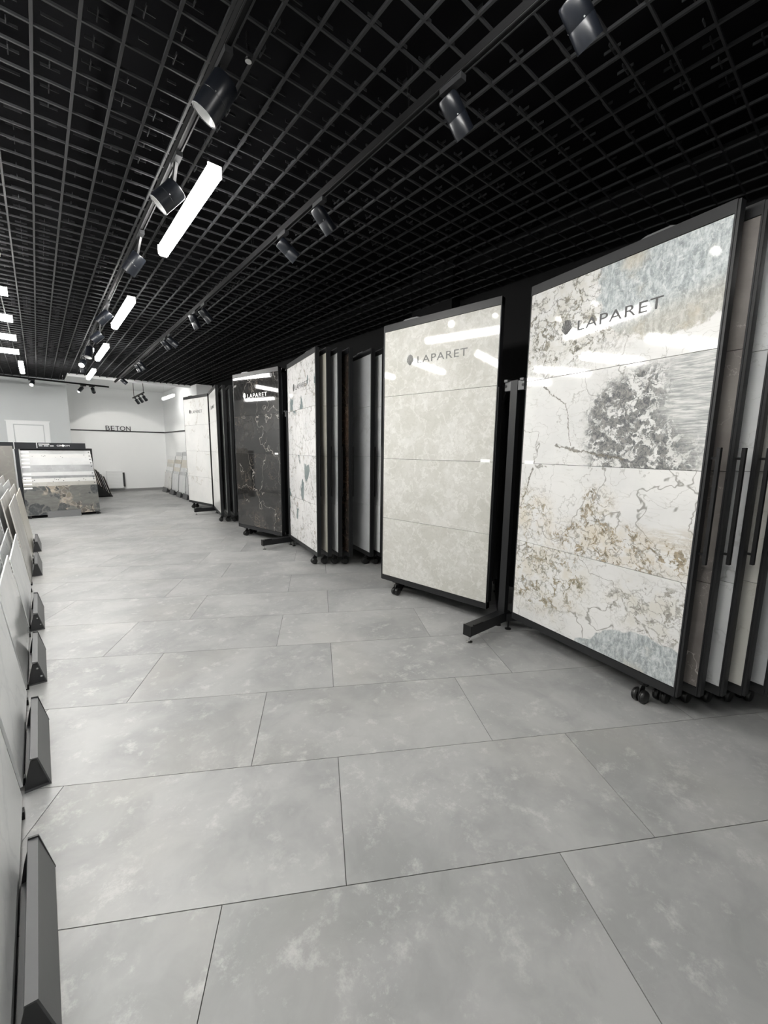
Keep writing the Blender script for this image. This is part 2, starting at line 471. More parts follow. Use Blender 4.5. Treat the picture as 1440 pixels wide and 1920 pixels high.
def tag(o, label, cat, group=None):
    o['label'] = label; o['category'] = cat
    if group: o['group'] = group
    return o
def thing(name, label, cat, loc=(0, 0, 0), rz=0.0, group=None):
    o = bpy.data.objects.new(name, None); COL.objects.link(o)
    o.empty_display_size = .1; o.location = loc; o.rotation_euler = (0, 0, rz)
    return tag(o, label, cat, group)
def struct(name, mb, mat, parent=None):
    o = mb.obj(name, mat, parent)
    o['kind'] = 'structure'
    return o

_txt = {}
def text_mesh(s, width, height, spacing=1.0, depth=.0015):
    """lettering in the x-z plane, lower-left corner at the origin, facing -y"""
    key = (s, width, height)
    if key in _txt: return _txt[key]
    cu = bpy.data.curves.new('lettering', 'FONT'); cu.body = s; cu.size = 1; cu.space_character = spacing
    cu.extrude = .02; cu.resolution_u = 4
    ob = bpy.data.objects.new('lettering', cu); COL.objects.link(ob)
    dg = bpy.context.evaluated_depsgraph_get()
    me = bpy.data.meshes.new_from_object(ob.evaluated_get(dg))
    bpy.data.objects.remove(ob); bpy.data.curves.remove(cu)
    me.materials.clear()
    xs = [v.co.x for v in me.vertices]; ys = [v.co.y for v in me.vertices]
    x0, y0 = min(xs), min(ys); sx = width / (max(xs) - x0); sy = height / (max(ys) - y0)
    for v in me.vertices:
        c = v.co.copy()
        v.co = ((c.x - x0) * sx, -(c.z + .02) / .04 * depth, (c.y - y0) * sy)
    me.name = 'lettering'
    _txt[key] = me
    return me

def shell_mesh(w=.10, h=.10, depth=.0015):
    """scallop-shell emblem: a fan of tapered ribs, lower-left at the origin, facing -y"""
    mb = MB(); n = 9
    bx, bz = w / 2, 0.0
    def outline(t):                      # t -1..1 across the fan
        a = t * math.radians(62)
        r = h * (1.0 - .30 * abs(t) ** 1.6)
        return math.sin(a) * r * .62 * (w / h) * 1.0, math.cos(a * .86) * r
    for i in range(n):
        t0 = -1 + 2 * i / n + .035; t1 = -1 + 2 * (i + 1) / n - .035
        ax, az = outline(t0); cx_, cz_ = outline((t0 + t1) / 2); dx, dz = outline(t1)
        k = .12
        pts = [(bx + ax * k, bz + az * k), (bx + dx * k, bz + dz * k), (bx + dx, bz + dz), (bx + cx_, bz + cz_ + .004), (bx + ax, bz + az)]
        mb.prism(pts, 'y', -depth, 0)
    return mb.mesh('shell_emblem')
SHELL = shell_mesh()

# ================================================================= ROOM SHELL
XW, YF, YB, XL = 3.87, 16.05, -2.6, -3.4        # black right wall, far wall, wall behind the camera, left wall
ZC, CELL = 3.17, 0.15
YD, XA, YG = 13.95, 0.72, 12.65                # door wall, alcove's left corner, end of the grid over the alcove
XR = 3.45                                      # white side wall of the alcove
YR = 12.1

floor = struct('floor', MB().box(XL, XW + .1, YB, YF + .1, -.12, -.004), 'grout')
# 0.6 x 1.2 m floor tiles laid about 31 degrees to the walls, rows shifted by a third
ANG = math.radians(9.164) - YAW
eu = Vector((math.cos(ANG), math.sin(ANG))); ev = Vector((-math.sin(ANG), math.cos(ANG)))
def clip(poly, ax, lim, keep_less):
    out = []
    for i in range(len(poly)):
        p, q = poly[i], poly[(i + 1) % len(poly)]
        ip = (p[ax] <= lim) == keep_less; iq = (q[ax] <= lim) == keep_less
        if ip: out.append(p)
        if ip != iq:
            t = (lim - p[ax]) / (q[ax] - p[ax]); out.append(p.lerp(q, t))
    return out
def area(poly):
    return abs(sum(poly[i].x * poly[(i + 1) % len(poly)].y - poly[(i + 1) % len(poly)].x * poly[i].y for i in range(len(poly)))) / 2
full_tile = MB().bbox(-.5985, .5985, -.2985, .2985, -.010, 0, .0012).mesh('floor_tile')
n_floor = 0
rest = []
for r in range(-9, 26):
    v0 = 1.1973 + .6 * r
    off = .0785 if r % 2 == 0 else -.3275
    for k in range(-12, 12):
        u0 = off + 1.2 * k
        c = eu * (u0 + .6) + ev * (v0 + .3)
        if not (-5 < c.x < 5 and -4 < c.y < 18): continue
        j = .0015
        poly = [eu * (u0 + a) + ev * (v0 + b) for a, b in ((j, j), (1.2 - j, j), (1.2 - j, .6 - j), (j, .6 - j))]
        cut = poly
        for ax, lim, less in ((0, XW, True), (0, XL, False), (1, YF, True), (1, YB, False)):
            if cut: cut = clip(cut, ax, lim, less)
        if len(cut) < 3 or area(cut) < .01: continue
        if area(cut) > .715:
            mk('floor_tile', full_tile, 'floor_tile', floor, (c.x, c.y, 0), (0, 0, ANG))
        else:
            mb = MB(); mb.prism([(p.x - c.x, p.y - c.y) for p in cut], 'z', -.010, 0)
            o = mb.obj('floor_tile', 'floor_tile', floor); o.location = (c.x, c.y, 0)
        n_floor += 1

struct('ceiling', MB().box(XL, XW + .1, YB, YD, 3.62, 3.70), 'black_ceiling')
ceil = bpy.data.objects['ceiling']
struct('wall_right', MB().box(XW, XW + .12, YB, YR, 0, 3.62), 'black_wall')
struct('trim_1', MB().box(XW - .14, XW, 3.30, 3.95, 0, 3.62), 'black_wall')      # shallow black column
struct('wall_alcove_side', MB().box(XR, XW + .12, YR, YF, 0, 3.175), 'white_paint')
struct('wall_alcove_side_upper', MB().box(XR, XW + .12, YG, YF, 3.175, 3.62), 'white_paint')
struct('wall_void_right', MB().box(XR, XW + .12, YR, YG, 3.2, 3.62), 'black_ceiling')
struct('wall_void_far', MB().box(XA - .02, XR, YG - .02, YG, 3.20, 3.62), 'black_ceiling')
struct('wall_void_door', MB().box(XL, XA - .02, YD - .01, YD, 3.20, 3.62), 'black_ceiling')
struct('wall_void_step', MB().box(XA - .02, XA, YG, YD - .01, 3.20, 3.62), 'black_ceiling')
struct('wall_far', MB().box(XA - .1, XR, YF, YF + .12, 0, 3.62), 'white_paint')
struct('wall_door', MB().box(XL, XA, YD, YD + .12, 0, 3.62), 'grey_paint')
struct('wall_alcove_left', MB().box(XA - .12, XA, YD + .12, YF, 0, 3.62), 'white_paint')
struct('wall_left', MB().box(XL - .12, XL, YB, YD + .12, 0, 3.62), 'white_paint')
struct('wall_back', MB().box(XL, XW + .12, YB - .12, YB, 0, 3.62), 'grey_paint')
struct('ceiling_alcove', MB().box(XA, XR, YG, YF, 3.31, 3.40), 'white_paint')
struct('wall_alcove_edge', MB().box(XA, XR, YG, YG + .02, 3.14, 3.31), 'white_paint')
struct('trim_2', MB().box(XA, XR, YG - .02, YG, 3.12, 3.195), 'white_paint')      # white edge where the grid stops
struct('trim_3', MB().box(XA - .02, XA, YG, YD, 3.12, 3.195), 'white_paint')
struct('baseboard_far', MB().box(XA, XR, YF - .012, YF, 0, .075), 'baseboard')
struct('baseboard_right', MB().box(XR - .012, XR, YR, YF - .012, 0, .075), 'baseboard')
struct('baseboard_left', MB().box(XA, XA + .012, YD, YF - .012, 0, .075), 'baseboard')
struct('trim_4', MB().box(XA, XR, YF - .014, YF, 1.945, 1.985), 'black_letter')   # black stripe under the lettering
struct('trim_5', MB().box(XR - .014, XR, YR + .02, YF - .014, 1.945, 1.985), 'black_letter')

# ---- open-cell ceiling grid: every bar its own piece
X0G = 1.4805 - CELL * 40; Y0G = 1.225 - CELL * 24
bars_x = []
i = 0
g_top, g_bot, g_w = ZC + .013, ZC, .0115
x = X0G
mesh_long = {}
while x < XW - .02:
    yend = YD - .005 if x < XA - .03 else YG - .025
    if x > XL + .02:
        L = yend - (YB + .02)
        if L not in mesh_long:
            mesh_long[L] = MB().box(-g_w / 2, g_w / 2, 0, L, 0, g_top - g_bot).mesh('grid_bar')
        mk('grid_bar', mesh_long[L], 'grid', ceil, (x, YB + .02, g_bot))
    x += CELL
y = Y0G
mesh_cross = {}
while y < YD - .02:
    if y > YB + .02:
        xend = XW - .02 if y < YG - .03 else XA - .03
        L = xend - (XL + .02)
        if L not in mesh_cross:
            mesh_cross[L] = MB().box(0, L, -.0045, .0045, 0, g_top - g_bot - .002).mesh('cross_bar')
        mk('cross_bar', mesh_cross[L], 'grid', ceil, (XL + .02, y, g_bot + .001))
    y += CELL
# little cross-shaped hanger clips glimpsed above the cells
mb = MB()
rr = random.Random(3)
x = X0G + CELL * .5
while x < XW - .1:
    y = Y0G + CELL * .5
    while y < YG - .1:
        if x > -1.6 and y > -.6:
            t = rr.random()
            if t > .12:
                zc = ZC + .115
                mb.bar((x - .035 * (t > .3), y, zc), (x + .04, y, zc), .004, .012)
                if t > .45: mb.bar((x, y - .035, zc), (x, y + .035 * (t > .7), zc), .004, .012)
        y += CELL
    x += CELL
o = mb.obj('hanger_clips', 'grid', ceil); o['kind'] = 'stuff'

# ---- door on the grey wall
dr = struct('door_1', MB().box(-.40, .155, YD - .012, YD, 0, 1.975), 'white_gloss')
mb = MB()
mb.box(-.545, -.42, YD - .03, YD, 0, 2.0).box(.175, .285, YD - .03, YD, 0, 2.0).box(-.545, .285, YD - .03, YD, 2.0, 2.07)
mb.box(-.565, .305, YD - .042, YD, 2.07, 2.095)
mb.obj('casing', 'white_gloss', dr)
for (z0, z1) in ((.25, .95), (1.1, 1.86)):
    mb = MB(); mb.box(-.33, .085, YD - .02, YD - .012, z0, z1); mb.obj('raised_panel', 'white_gloss', dr)
mb = MB(); mb.lathe([(0, .022), (.006, .022), (.006, .009), (.05, .009)], (.11, YD - .012, 1.0), (0, -1, 0), 12); mb.bar((.11, YD - .06, 1.0), (.0, YD - .06, 1.0), .016)
mb.obj('handle', 'chrome', dr)

# ---- lettering on the far wall
t = thing('wall_sign', 'black raised BETON letters on the white far wall above the stripe', 'sign', (1.735, YF, 1.985))
for ch, x, w in (('B', 0, .115), ('E', .142, .098), ('T', .262, .115), ('O', .392, .15), ('N', .567, .125)):
    o = mk('letter_' + ch.lower(), text_mesh(ch, w, .145, depth=.02), 'black_letter', t, (x, 0, .0))

# ================================================================= LINEAR LAMPS
def lamp_meshes():
    L, w, h = 1.2, .070, .062
    body = MB(); body.prism([(-w / 2, h), (-w / 2, .018), (-w / 2 + .012, .004), (-w / 2 + .022, 0), (w / 2 - .022, 0), (w / 2 - .012, .004), (w / 2, .018), (w / 2, h)], 'y', 0, L)
    top = MB().box(-w / 2 + .004, w / 2 - .004, .006, L - .006, h, h + .012)
    cap = MB(); cap.prism([(-w / 2 - .001, h + .012), (-w / 2 - .001, .014), (-w / 2 + .012, -.001), (w / 2 - .012, -.001), (w / 2 + .001, .014), (w / 2 + .001, h + .012)], 'y', -.008, 0)
    wire = MB(); wire.lathe([(0, .0011), (1, .0011)], (0, 0, 0), (0, 0, 1), 5)
    return body.mesh('diffuser'), top.mesh('housing'), cap.mesh('end_cap'), wire.mesh('wire')
LD, LT, LC, LW = lamp_meshes()
M['dim_lamp'] = emit('dimmer_alcove_lamp_diffuser', (1.0, .985, .95), 16.0)
M['lamp_cap'] = emit('glowing_end_cap', (1, .98, .94), 2.5)
def linear_lamp(x, y, z, rz, label, group, mat='lamp'):
    o = thing('linear_lamp', label, 'lamp', (x, y, z), rz, group)
    mk('diffuser', LD, mat, o)
    mk('housing', LT, 'white_gloss', o)
    mk('end_cap', LC, 'lamp_cap', o)
    mk('end_cap', LC, 'lamp_cap', o, (0, 1.208, 0))
    for yy in (.12, 1.08):
        wobj = mk('wire', LW, 'chrome', o, (0, yy, .074)); wobj.scale = (1, 1, g_top + .35 - z)
    return o
ZL = 2.93
GA = 'glowing linear lamps hung in line over the aisle'
for k, y in enumerate((-.05, 2.52, 5.13, 7.65, 10.25)):
    linear_lamp(.875 if k < 3 else .93 + .07 * (k - 3), y, ZL, 0,
                ['white linear lamp over the aisle behind the other four', 'white linear lamp hanging over the aisle beside the cream marble board',
                 'white linear lamp over the aisle level with the black marble board', 'white linear lamp over the aisle beside the third rack of boards',
                 'last white linear lamp over the aisle before the white alcove'][k], GA)
GB = 'glowing linear lamps hung crosswise over the left stands'
over = ['before the first tile stand', 'over the near half of the second tile stand', 'over the third tile stand', 'over the fourth tile stand',
        'over the start of the fifth tile stand', 'over the end of the fifth tile stand', 'over the sixth tile stand', 'just past the sixth tile stand']
for k in range(8):
    linear_lamp(-.10, 1.13 + 1.142 * k, ZL, PI / 2, 'white linear lamp hung crosswise ' + over[k], GB)
GC = 'glowing linear lamps at the far left'
linear_lamp(-.10, 10.3, ZL, 0, 'white linear lamp hung lengthwise after the crosswise lamps, before the door', GC)
linear_lamp(-2.1, 10.4, ZL, 0, 'white linear lamp hung lengthwise over the taupe slab rack', GC)
linear_lamp(3.02, 12.75, 2.86, 0, 'white linear lamp hung in the alcove by the side wall', GC, 'dim_lamp')

# ================================================================= TRACKS AND SPOTS
def track(x0, y0, x1, y1, z, label, hang):
    o = thing('lighting_track', label, 'lighting track', (0, 0, 0))
    MB().bar((x0, y0, z), (x1, y1, z), .034, .034).obj('rail', 'track_metal', o)
    a = Vector((x0, y0, z)); b = Vector((x1, y1, z)); d = (b - a).normalized(); s = Vector((d.y, -d.x, 0))
    mb = MB(); mb.bar(a - Vector((0, 0, .018)) + s * .012, b - Vector((0, 0, .018)) + s * .012, .006, .004); mb.bar(a - Vector((0, 0, .018)) - s * .012, b - Vector((0, 0, .018)) - s * .012, .006, .004)
    mb.obj('rail_lip', 'grid', o)
    for q in hang:
        p = a.lerp(b, q)
        mb = MB(); mb.bar(p + Vector((0, 0, .015)), p + Vector((0, 0, .35)) - s * .03, .0022); mb.bar(p + Vector((0, 0, .015)), p + Vector((0, 0, .35)) + s * .03, .0022)
        mb.obj('hanging_wire', 'chrome', o)
    return o
ZT = 3.05
track(.70, -.4, .745, 9.4, ZT, 'long black lighting track hung left of the aisle lamps', (.12, .33, .55, .78))
track(1.47, -.4, 1.61, 12.3, ZT, 'long black lighting track hung over the fronts of the boards', (.16, .31, .48, .66, .83))
track(-1.4, 12.45, 1.56, 13.05, 3.0, 'short black lighting track hung crosswise before the alcove', (.3, .68))

def spot(base, P0, P1, label, group, on=0.0, lens=False, R=.046, rail=True, blend=.6):
    """base: point on the track; P0 back end, P1 front end of the cylinder"""
    P0 = Vector(P0); P1 = Vector(P1); base = Vector(base)
    d = (P1 - P0).normalized(); L = (P1 - P0).length
    o = thing('track_spotlight', label, 'spotlight', base, 0, group)
    q = lambda v: Vector(v) - base
    a = q(P0)
    mb = MB(); mb.lathe([(0, R * .93), (.006, R), (L * .52, R), (L * .52 + .001, R * .985), (L * .52 + .003, R * .985), (L * .52 + .004, R), (L, R), (L, R * .93), (L - .012, R * .90)], a, d, 28, True, False)
    mb.obj('body', 'spot_body', o, True)
    mb = MB(); mb.lathe([(L - .002, R * .93), (L - .010, R * .82), (L - .030, R * .55)], a, d, 28, False, False)
    mb.obj('reflector_ring', 'spot_reflector', o, True)
    mb = MB(); mb.lathe([(L - .032, R * .60), (L - .0315, R * .60)], a, d, 24)
    mb.obj('lens', 'spot_lens' if lens else 'spot_reflector', o)
    # adapter box on the rail, stem and yoke
    dd = Vector((0, 1, 0)) if rail else Vector((1, 0, 0))
    mb = MB(); mb.bar(Vector((0, 0, -.035)) - dd * .07, Vector((0, 0, -.035)) + dd * .05, .032, .024)
    mb.obj('adapter', 'grid', o)
    side = d.cross(Vector((0, 0, 1))).normalized()
    mid = a + d * (L * .22)
    mb = MB(); mb.bar((0, 0, -.04), mid - d * .0 + Vector((0, 0, R * .5)), .016)
    mb.obj('stem', 'black_metal', o)
    for k in range(3):
        an = 2 * PI * k / 3 + .7
        s2 = side * math.cos(an) + d.cross(side) * math.sin(an)
        MB().lathe([(0, .003), (.0012, .003)], a + d * (L * .5) + s2 * R, s2, 6).obj('screw', 'chrome', o)
    if on > 0:
        ld = bpy.data.lights.new('spot_beam', 'SPOT')
        ld.energy = on; ld.spot_size = math.radians(62); ld.spot_blend = blend; ld.shadow_soft_size = .03
        ld.color = (1, .96, .90)
        lo = bpy.data.objects.new('spot_beam', ld); COL.objects.link(lo); lo.parent = o
        lo.location = q(P1) + d * .004
        lo.rotation_mode = 'QUATERNION'; lo.rotation_quaternion = d.to_track_quat('-Z', 'Y')
    return o
G1 = 'spotlights on the track left of the aisle lamps'
G2 = 'spotlights on the track over the boards'
E1 = SPOT_ENERGY
S1 = [((.733, 1.918, 2.976), (.651, 1.970, 2.843), 'stout black spotlight with a bright white reflector rim, tilted off its track', 0, False, .054),
      ((.72, 2.667, 2.894), (.625, 2.700, 2.790), 'stout black spotlight beside the end of the first aisle lamp', 0, False, .054),
      ((.71, 3.713, 2.887), (.634, 3.768, 2.765), 'black spotlight on the left track midway between two aisle lamps', 0, False, .05),
      ((.74, 5.644, 2.939), (.637, 5.683, 2.822), 'upper black spotlight of two close together beside the second aisle lamp', 0, False, .05),
      ((.72, 6.268, 2.834), (.63, 6.295, 2.743), 'lower black spotlight of two close together beside the second aisle lamp', 0, False, .05),
      ((.72, 7.598, 2.901), (.680, 7.545, 2.750), 'black spotlight with a pale lens next to the third aisle lamp', 0, False, .05),
      ((.75, 9.05, 2.93), (.70, 8.94, 2.84), 'glaring lit spotlight near the end of the left track', 8, True, .045),
      ((.75, 9.28, 2.92), (.75, 9.33, 2.78), 'dark spotlight hanging straight down at the end of the left track', 0, False, .045)]
for P0, P1, lab, on, ln, R in S1:
    spot((.70 + .0046 * P0[1], P0[1] - .03, ZT), P0, P1, lab, G1, on, ln, R)
S2 = [((1.50, .849, 2.983), (1.600, .82, 2.885), 'black cylinder spotlight aimed at the white breccia board from the ceiling'),
      ((1.50, 1.397, 3.004), (1.612, 1.38, 2.893), 'black cylinder spotlight over the post between breccia and cream boards'),
      ((1.50, 2.503, 3.005), (1.611, 2.496, 2.892), 'black cylinder spotlight over the aisle side of the cream marble board'),
      ((1.50, 3.019, 2.986), (1.622, 2.997, 2.892), 'second black cylinder spotlight aimed at the cream marble board'),
      ((1.51, 4.964, 2.973), (1.609, 4.962, 2.866), 'nearer of two splayed spotlights before the flaked white board'),
      ((1.51, 5.325, 3.005), (1.578, 5.343, 2.868), 'steeper of two splayed spotlights before the flaked white board'),
      ((1.53, 6.565, 2.981), (1.648, 6.555, 2.891), 'flatter of two crossed spotlights before the black marble board'),
      ((1.53, 6.85, 3.005), (1.619, 6.854, 2.891), 'steeper of two crossed spotlights before the black marble board'),
      ((1.56, 8.85, 3.002), (1.645, 8.85, 2.880), 'flatter of two spotlights before the third rack of boards'),
      ((1.56, 9.12, 3.002), (1.620, 9.13, 2.870), 'steeper of two spotlights before the third rack of boards'),
      ((1.60, 11.251, 2.99), (1.70, 11.25, 2.897), 'last black spotlight on the track over the boards, before the alcove')]
for P0, P1, lab in S2:
    spot((1.475 + .011 * P0[1], P0[1] - .03, ZT), P0, P1, lab, G2, E1, True, .044)
G3 = 'spotlights before the alcove'
spot((.04, 12.74, 3.0), (.05, 12.74, 2.93), (.02, 12.64, 2.84), 'lit spotlight on the crosswise track in front of the door', G3, 20, True, .042, False)
spot((1.02, 12.94, 3.0), (.99, 12.95, 2.92), (.90, 12.90, 2.80), 'white-glowing spotlight of the pair at the end of the crosswise track', G3, 12, True, .042, False)
spot((1.20, 12.98, 3.0), (1.20, 12.98, 2.92), (1.235, 13.10, 2.835), 'black spotlight of the pair at the end of the crosswise track', G3, 90, True, .042, False, .12)
# short hanging bar with three spots in the alcove
o = thing('hanging_spot_bar', 'short black bar on a rod, carrying three spotlights in the alcove', 'lighting track', (0, 0, 0))
MB().bar((2.30, 12.75, 2.90), (2.30, 14.4, 2.90), .03).obj('rail', 'black_metal', o)
MB().bar((2.30, 12.8, 2.9), (2.30, 12.8, 3.31), .012).obj('rod', 'black_metal', o)
MB().bar((2.30, 14.2, 2.9), (2.30, 14.2, 3.31), .012).obj('rod', 'black_metal', o)
for k, y in enumerate((12.95, 13.5, 14.05)):
    spot((2.30, y, 2.90), (2.32, y, 2.83), (2.40, y + .04, 2.72), ['nearest the grid edge', 'in the middle', 'nearest the lettered wall'][k].join(['dark spotlight on the short hanging bar, ', '']), 'spotlights on the hanging bar', 18, True, .042)
t = thing('ceiling_sprinkler', 'small metal sprinkler head poking through the ceiling grid', 'sprinkler', (.86, 1.99, 3.17))
MB().lathe([(0, .008), (.10, .008)], (0, 0, 0), (0, 0, 1), 8).obj('pipe', 'chrome', t)
MB().lathe([(-.012, .004), (-.012, .014), (0, .014), (.002, .008)], (0, 0, 0), (0, 0, 1), 12).obj('head', 'chrome', t)

# ================================================================= DISPLAY BOARDS
TH = .027
fm = MB()
fm.box(0, 1.206, -.015, TH - .010, .19, 2.59)                      # core
fm.box(-.003, .004, -.026, TH, .14, 2.65).box(1.202, 1.209, -.026, TH, .14, 2.65)
FRAME = fm.mesh('frame')
RAIL_T = MB().box(-.003, 1.209, -.027, TH + .001, 2.592, 2.652).mesh('top_rail')
RAIL_B = MB().box(-.003, 1.209, -.027, TH + .001, .138, .188).mesh('bottom_rail')
EDGE = MB().box(1.209, 1.222, -.022, TH - .004, .14, 2.65).mesh('edge_profile')
TILES = []
for r in range(4):
    z0 = .19 + .6 * r
    mb = MB(); mb.bbox(.005, 1.201, -.025, -.015, z0 + .0012, z0 + .5988, .0012)
    TILES.append(mb.mesh('wall_tile'))
BACK = MB().box(.005, 1.201, TH - .010, TH - .002, .19, 2.59).mesh('back_panel')
hb = MB(); hb.box(1.246, 1.262, -.003, .018, .905, 1.51); hb.box(1.222, 1.25, .002, .013, 1.45, 1.462); hb.box(1.222, 1.25, .002, .013, .953, .965)
HANDLE = hb.mesh('handle')
cb = MB(); cb.box(.985, 1.065, -.02, .045, .130, .1375); cb.lathe([(0, .020), (.016, .022), (.024, .016)], (1.025, .012, .104), (0, 0, 1), 14); cb.prism([(-.030, .028), (-.022, .090), (-.010, .106), (.034, .106), (.030, .070), (.012, .028)], 'x', 1.021, 1.029); cb.lathe([(0, .006), (.070, .006)], (.990, -.008, .040), (1, 0, 0), 8); cb.box(1.012, 1.038, .030, .056, .088, .096)
CAST = cb.mesh('caster')
wm = MB(); wm.lathe([(-.017, .022), (-.015, .034), (-.009, .0385), (-.004, .040), (-.003, .0375), (.003, .0375), (.004, .040), (.009, .0385), (.015, .034), (.017, .022)], (1.025, -.008, .0402), (1, 0, 0), 20)
WHEEL = wm.mesh('wheel', True)
sm = MB(); sm.box(0, .085, -.0012, 0, 0, .026)
STICK = sm.mesh('sticker')
bk = MB(); bk.prism([(.0, 2.652), (.06, 2.672), (.19, 2.672), (.24, 2.652)], 'y', -.005, .035)
TOPB = bk.mesh('top_bracket')
HSTRIP = MB().box(-.012, -.003, -.018, .040, .20, 1.98).mesh('hinge_strip')

def mirror(me):
    c = me.copy()
    for v in c.vertices: v.co.x = 1.206 - v.co.x
    c.flip_normals()
    return c
MIR = {k: mirror(m) for k, m in dict(edge=EDGE, handle=HANDLE, cast=CAST, wheel=WHEEL, topb=TOPB, hp=HSTRIP).items()}

def board(left, right, mat, label, group, free='right', logo=None, sticker=None, bracket=True, rows=None):
    """hinged display board; left/right: plan positions of its ends as seen from its face"""
    L = Vector(left); R = Vector(right)
    d = (R - L).normalized()
    o = thing('display_board', label, 'display board', (L.x, L.y, 0), math.atan2(d.y, d.x), group)
    pick = (lambda k, m: m) if free == 'right' else (lambda k, m: MIR[k])
    mk('frame', FRAME, 'frame_metal', o)
    mk('top_rail', RAIL_T, 'frame_metal', o); mk('bottom_rail', RAIL_B, 'frame_metal', o)
    mk('edge_profile', pick('edge', EDGE), 'frame_metal', o)
    for r in range(4):
        mk('wall_tile', TILES[r], mat, o)
    mk('back_panel', BACK, 'black_metal', o)
    mk('handle', pick('handle', HANDLE), 'black_metal', o)
    mk('hinge_strip', pick('hp', HSTRIP), 'rack_metal', o)
    c = mk('caster', pick('cast', CAST), 'black_metal', o)
    mk('wheel', pick('wheel', WHEEL), 'rubber', c, (-.021, 0, 0)); mk('wheel', pick('wheel', WHEEL), 'rubber', c, (.021, 0, 0))
    if bracket: mk('top_bracket', pick('topb', TOPB), 'grey_metal', o, (.72 if free == 'right' else -.72, 0, 0) if free == 'right' else (-.78, 0, 0))
    if logo:
        mk('lettering', text_mesh('LAPARET', .52, .062, 1.12), logo, o, (.402, -.0252, 2.257))
        mk('shell_emblem', SHELL, logo, o, (.268, -.0252, 2.243))
    if sticker is not None: mk('price_sticker', STICK, 'paper', o, (sticker, -.0255, 1.385))
    return o

def rack(x, y, label, far_y=None):
    """V-shaped floor frame that carries the hinged boards"""
    o = thing('display_rack', label, 'display rack', (x, y, 0), 0, 'racks of hinged display boards')
    MB().box(-.02, .03, -.03, .03, .07, 2.02).obj('post', 'rack_metal', o)
    b = MB().box(-.46, .06, -.035, .035, .065, .145).obj('foot_beam', 'rack_metal', o)
    MB().box(-.465, -.455, -.037, .037, .062, .148).obj('end_cap', 'black_metal', b)
    MB().box(-.44, -.33, -.05, -.036, .148, .160).obj('stop_plate', 'black_metal', o)
    for fx, fy in ((-.43, 0), (.02, -.05), (.02, .05), (.72, -.56), (.72, .56)):
        mb = MB(); mb.lathe([(0, .026), (.006, .026), (.012, .010)], (fx, fy, 0), (0, 0, 1), 14); mb.lathe([(.01, .006), (.075, .006)], (fx, fy, 0), (0, 0, 1), 8)
        mb.obj('levelling_foot', 'chrome' if fx < 0 else 'black_metal', o)
    for s in (-1, 1):
        MB().bar((.02, s * .02, 1.985), (.78, s * .60, 1.985), .05, .06).obj('top_arm', 'rack_metal', o)
        MB().bar((.02, s * .02, .10), (.78, s * .60, .10), .05, .06).obj('bottom_arm', 'rack_metal', o)
        MB().box(.74, .79, s * .59 - .025, s * .59 + .025, .07, 2.02).obj('rear_post', 'rack_metal', o)
        mb = MB(); mb.box(-.015, .025, .03, .083, 1.945, 2.015) if s > 0 else mb.box(-.015, .025, -.083, -.03, 1.945, 2.015)
        h = mb.obj('hinge_bracket', 'grey_metal', o)
        MB().lathe([(0, .011), (.002, .011)], (-.0155, s * .075, 1.98), (-1, 0, 0), 12).obj('bolt_hole', 'black_metal', h)
        mb = MB(); (mb.box(-.03, .035, .055, .084, 2.012, 2.03) if s > 0 else mb.box(-.03, .035, -.084, -.055, 2.012, 2.03))
        mb.obj('hinge_cap', 'grey_metal', o)
    return o

rack(2.885, 1.87, 'black floor rack between the white breccia board and the cream marble board')
rack(2.87, 5.635, 'black floor rack between the black marble board and the flaked white board')
rack(3.00, 9.52, 'black floor rack under the white sandy-veined board by the alcove')

GN = ['boards fanned behind the white breccia board', 'boards fanned behind the flaked white board', 'boards fanned on the third rack']
GF = 'boards hinged on the far sides of the racks'
def V2(a, b): return (a[0] + b[0], a[1] + b[1])
# --- first rack, near side: breccia board and the fan behind it
dirn = Vector((-.24, -1.17)).normalized() * 1.206
hx, hy = 2.862, 1.742
names1 = [('breccia', 'white breccia display board with slate-blue and ochre patches and shell lettering'),
          ('grey_brown', 'grey-brown marble display board right behind the white breccia board'),
          ('white_vein', 'white grey-veined display board third in the fan of the breccia board'),
          ('warm_white', 'warm white display board fourth in the fan of the breccia board'),
          ('pale_grey', 'pale grey display board fifth in the fan of the breccia board'),
          ('white_vein', 'white veined display board sixth in the fan of the breccia board')]
for k, (mt, lab) in enumerate(names1):
    h = (hx + .1045 * k, hy - .079 * k)
    board(h, (h[0] + dirn.x, h[1] + dirn.y), mt, lab, GN[0], 'right', 'ink' if k == 0 else None, .03 if k == 0 else None, k < 2)
# --- first rack, far side
dirf = Vector((-.16, 1.17)).normalized() * 1.206
names2 = [('beige_marble', 'cream marble display board with grey shell lettering and a bright glare'),
          ('white_vein', 'white display board hidden right behind the cream marble board'),
          ('grey_brown', 'grey-brown display board two behind the cream marble board'),
          ('calacatta', 'white display board three behind the cream marble board')]
for k, (mt, lab) in enumerate(names2):
    h = (2.850 + .1045 * k, 1.998 + .079 * k)
    board((h[0] + dirf.x, h[1] + dirf.y), h, mt, lab, GF, 'left', 'grey_ink' if k == 0 else None, 1.09 if k == 0 else None, k < 1)
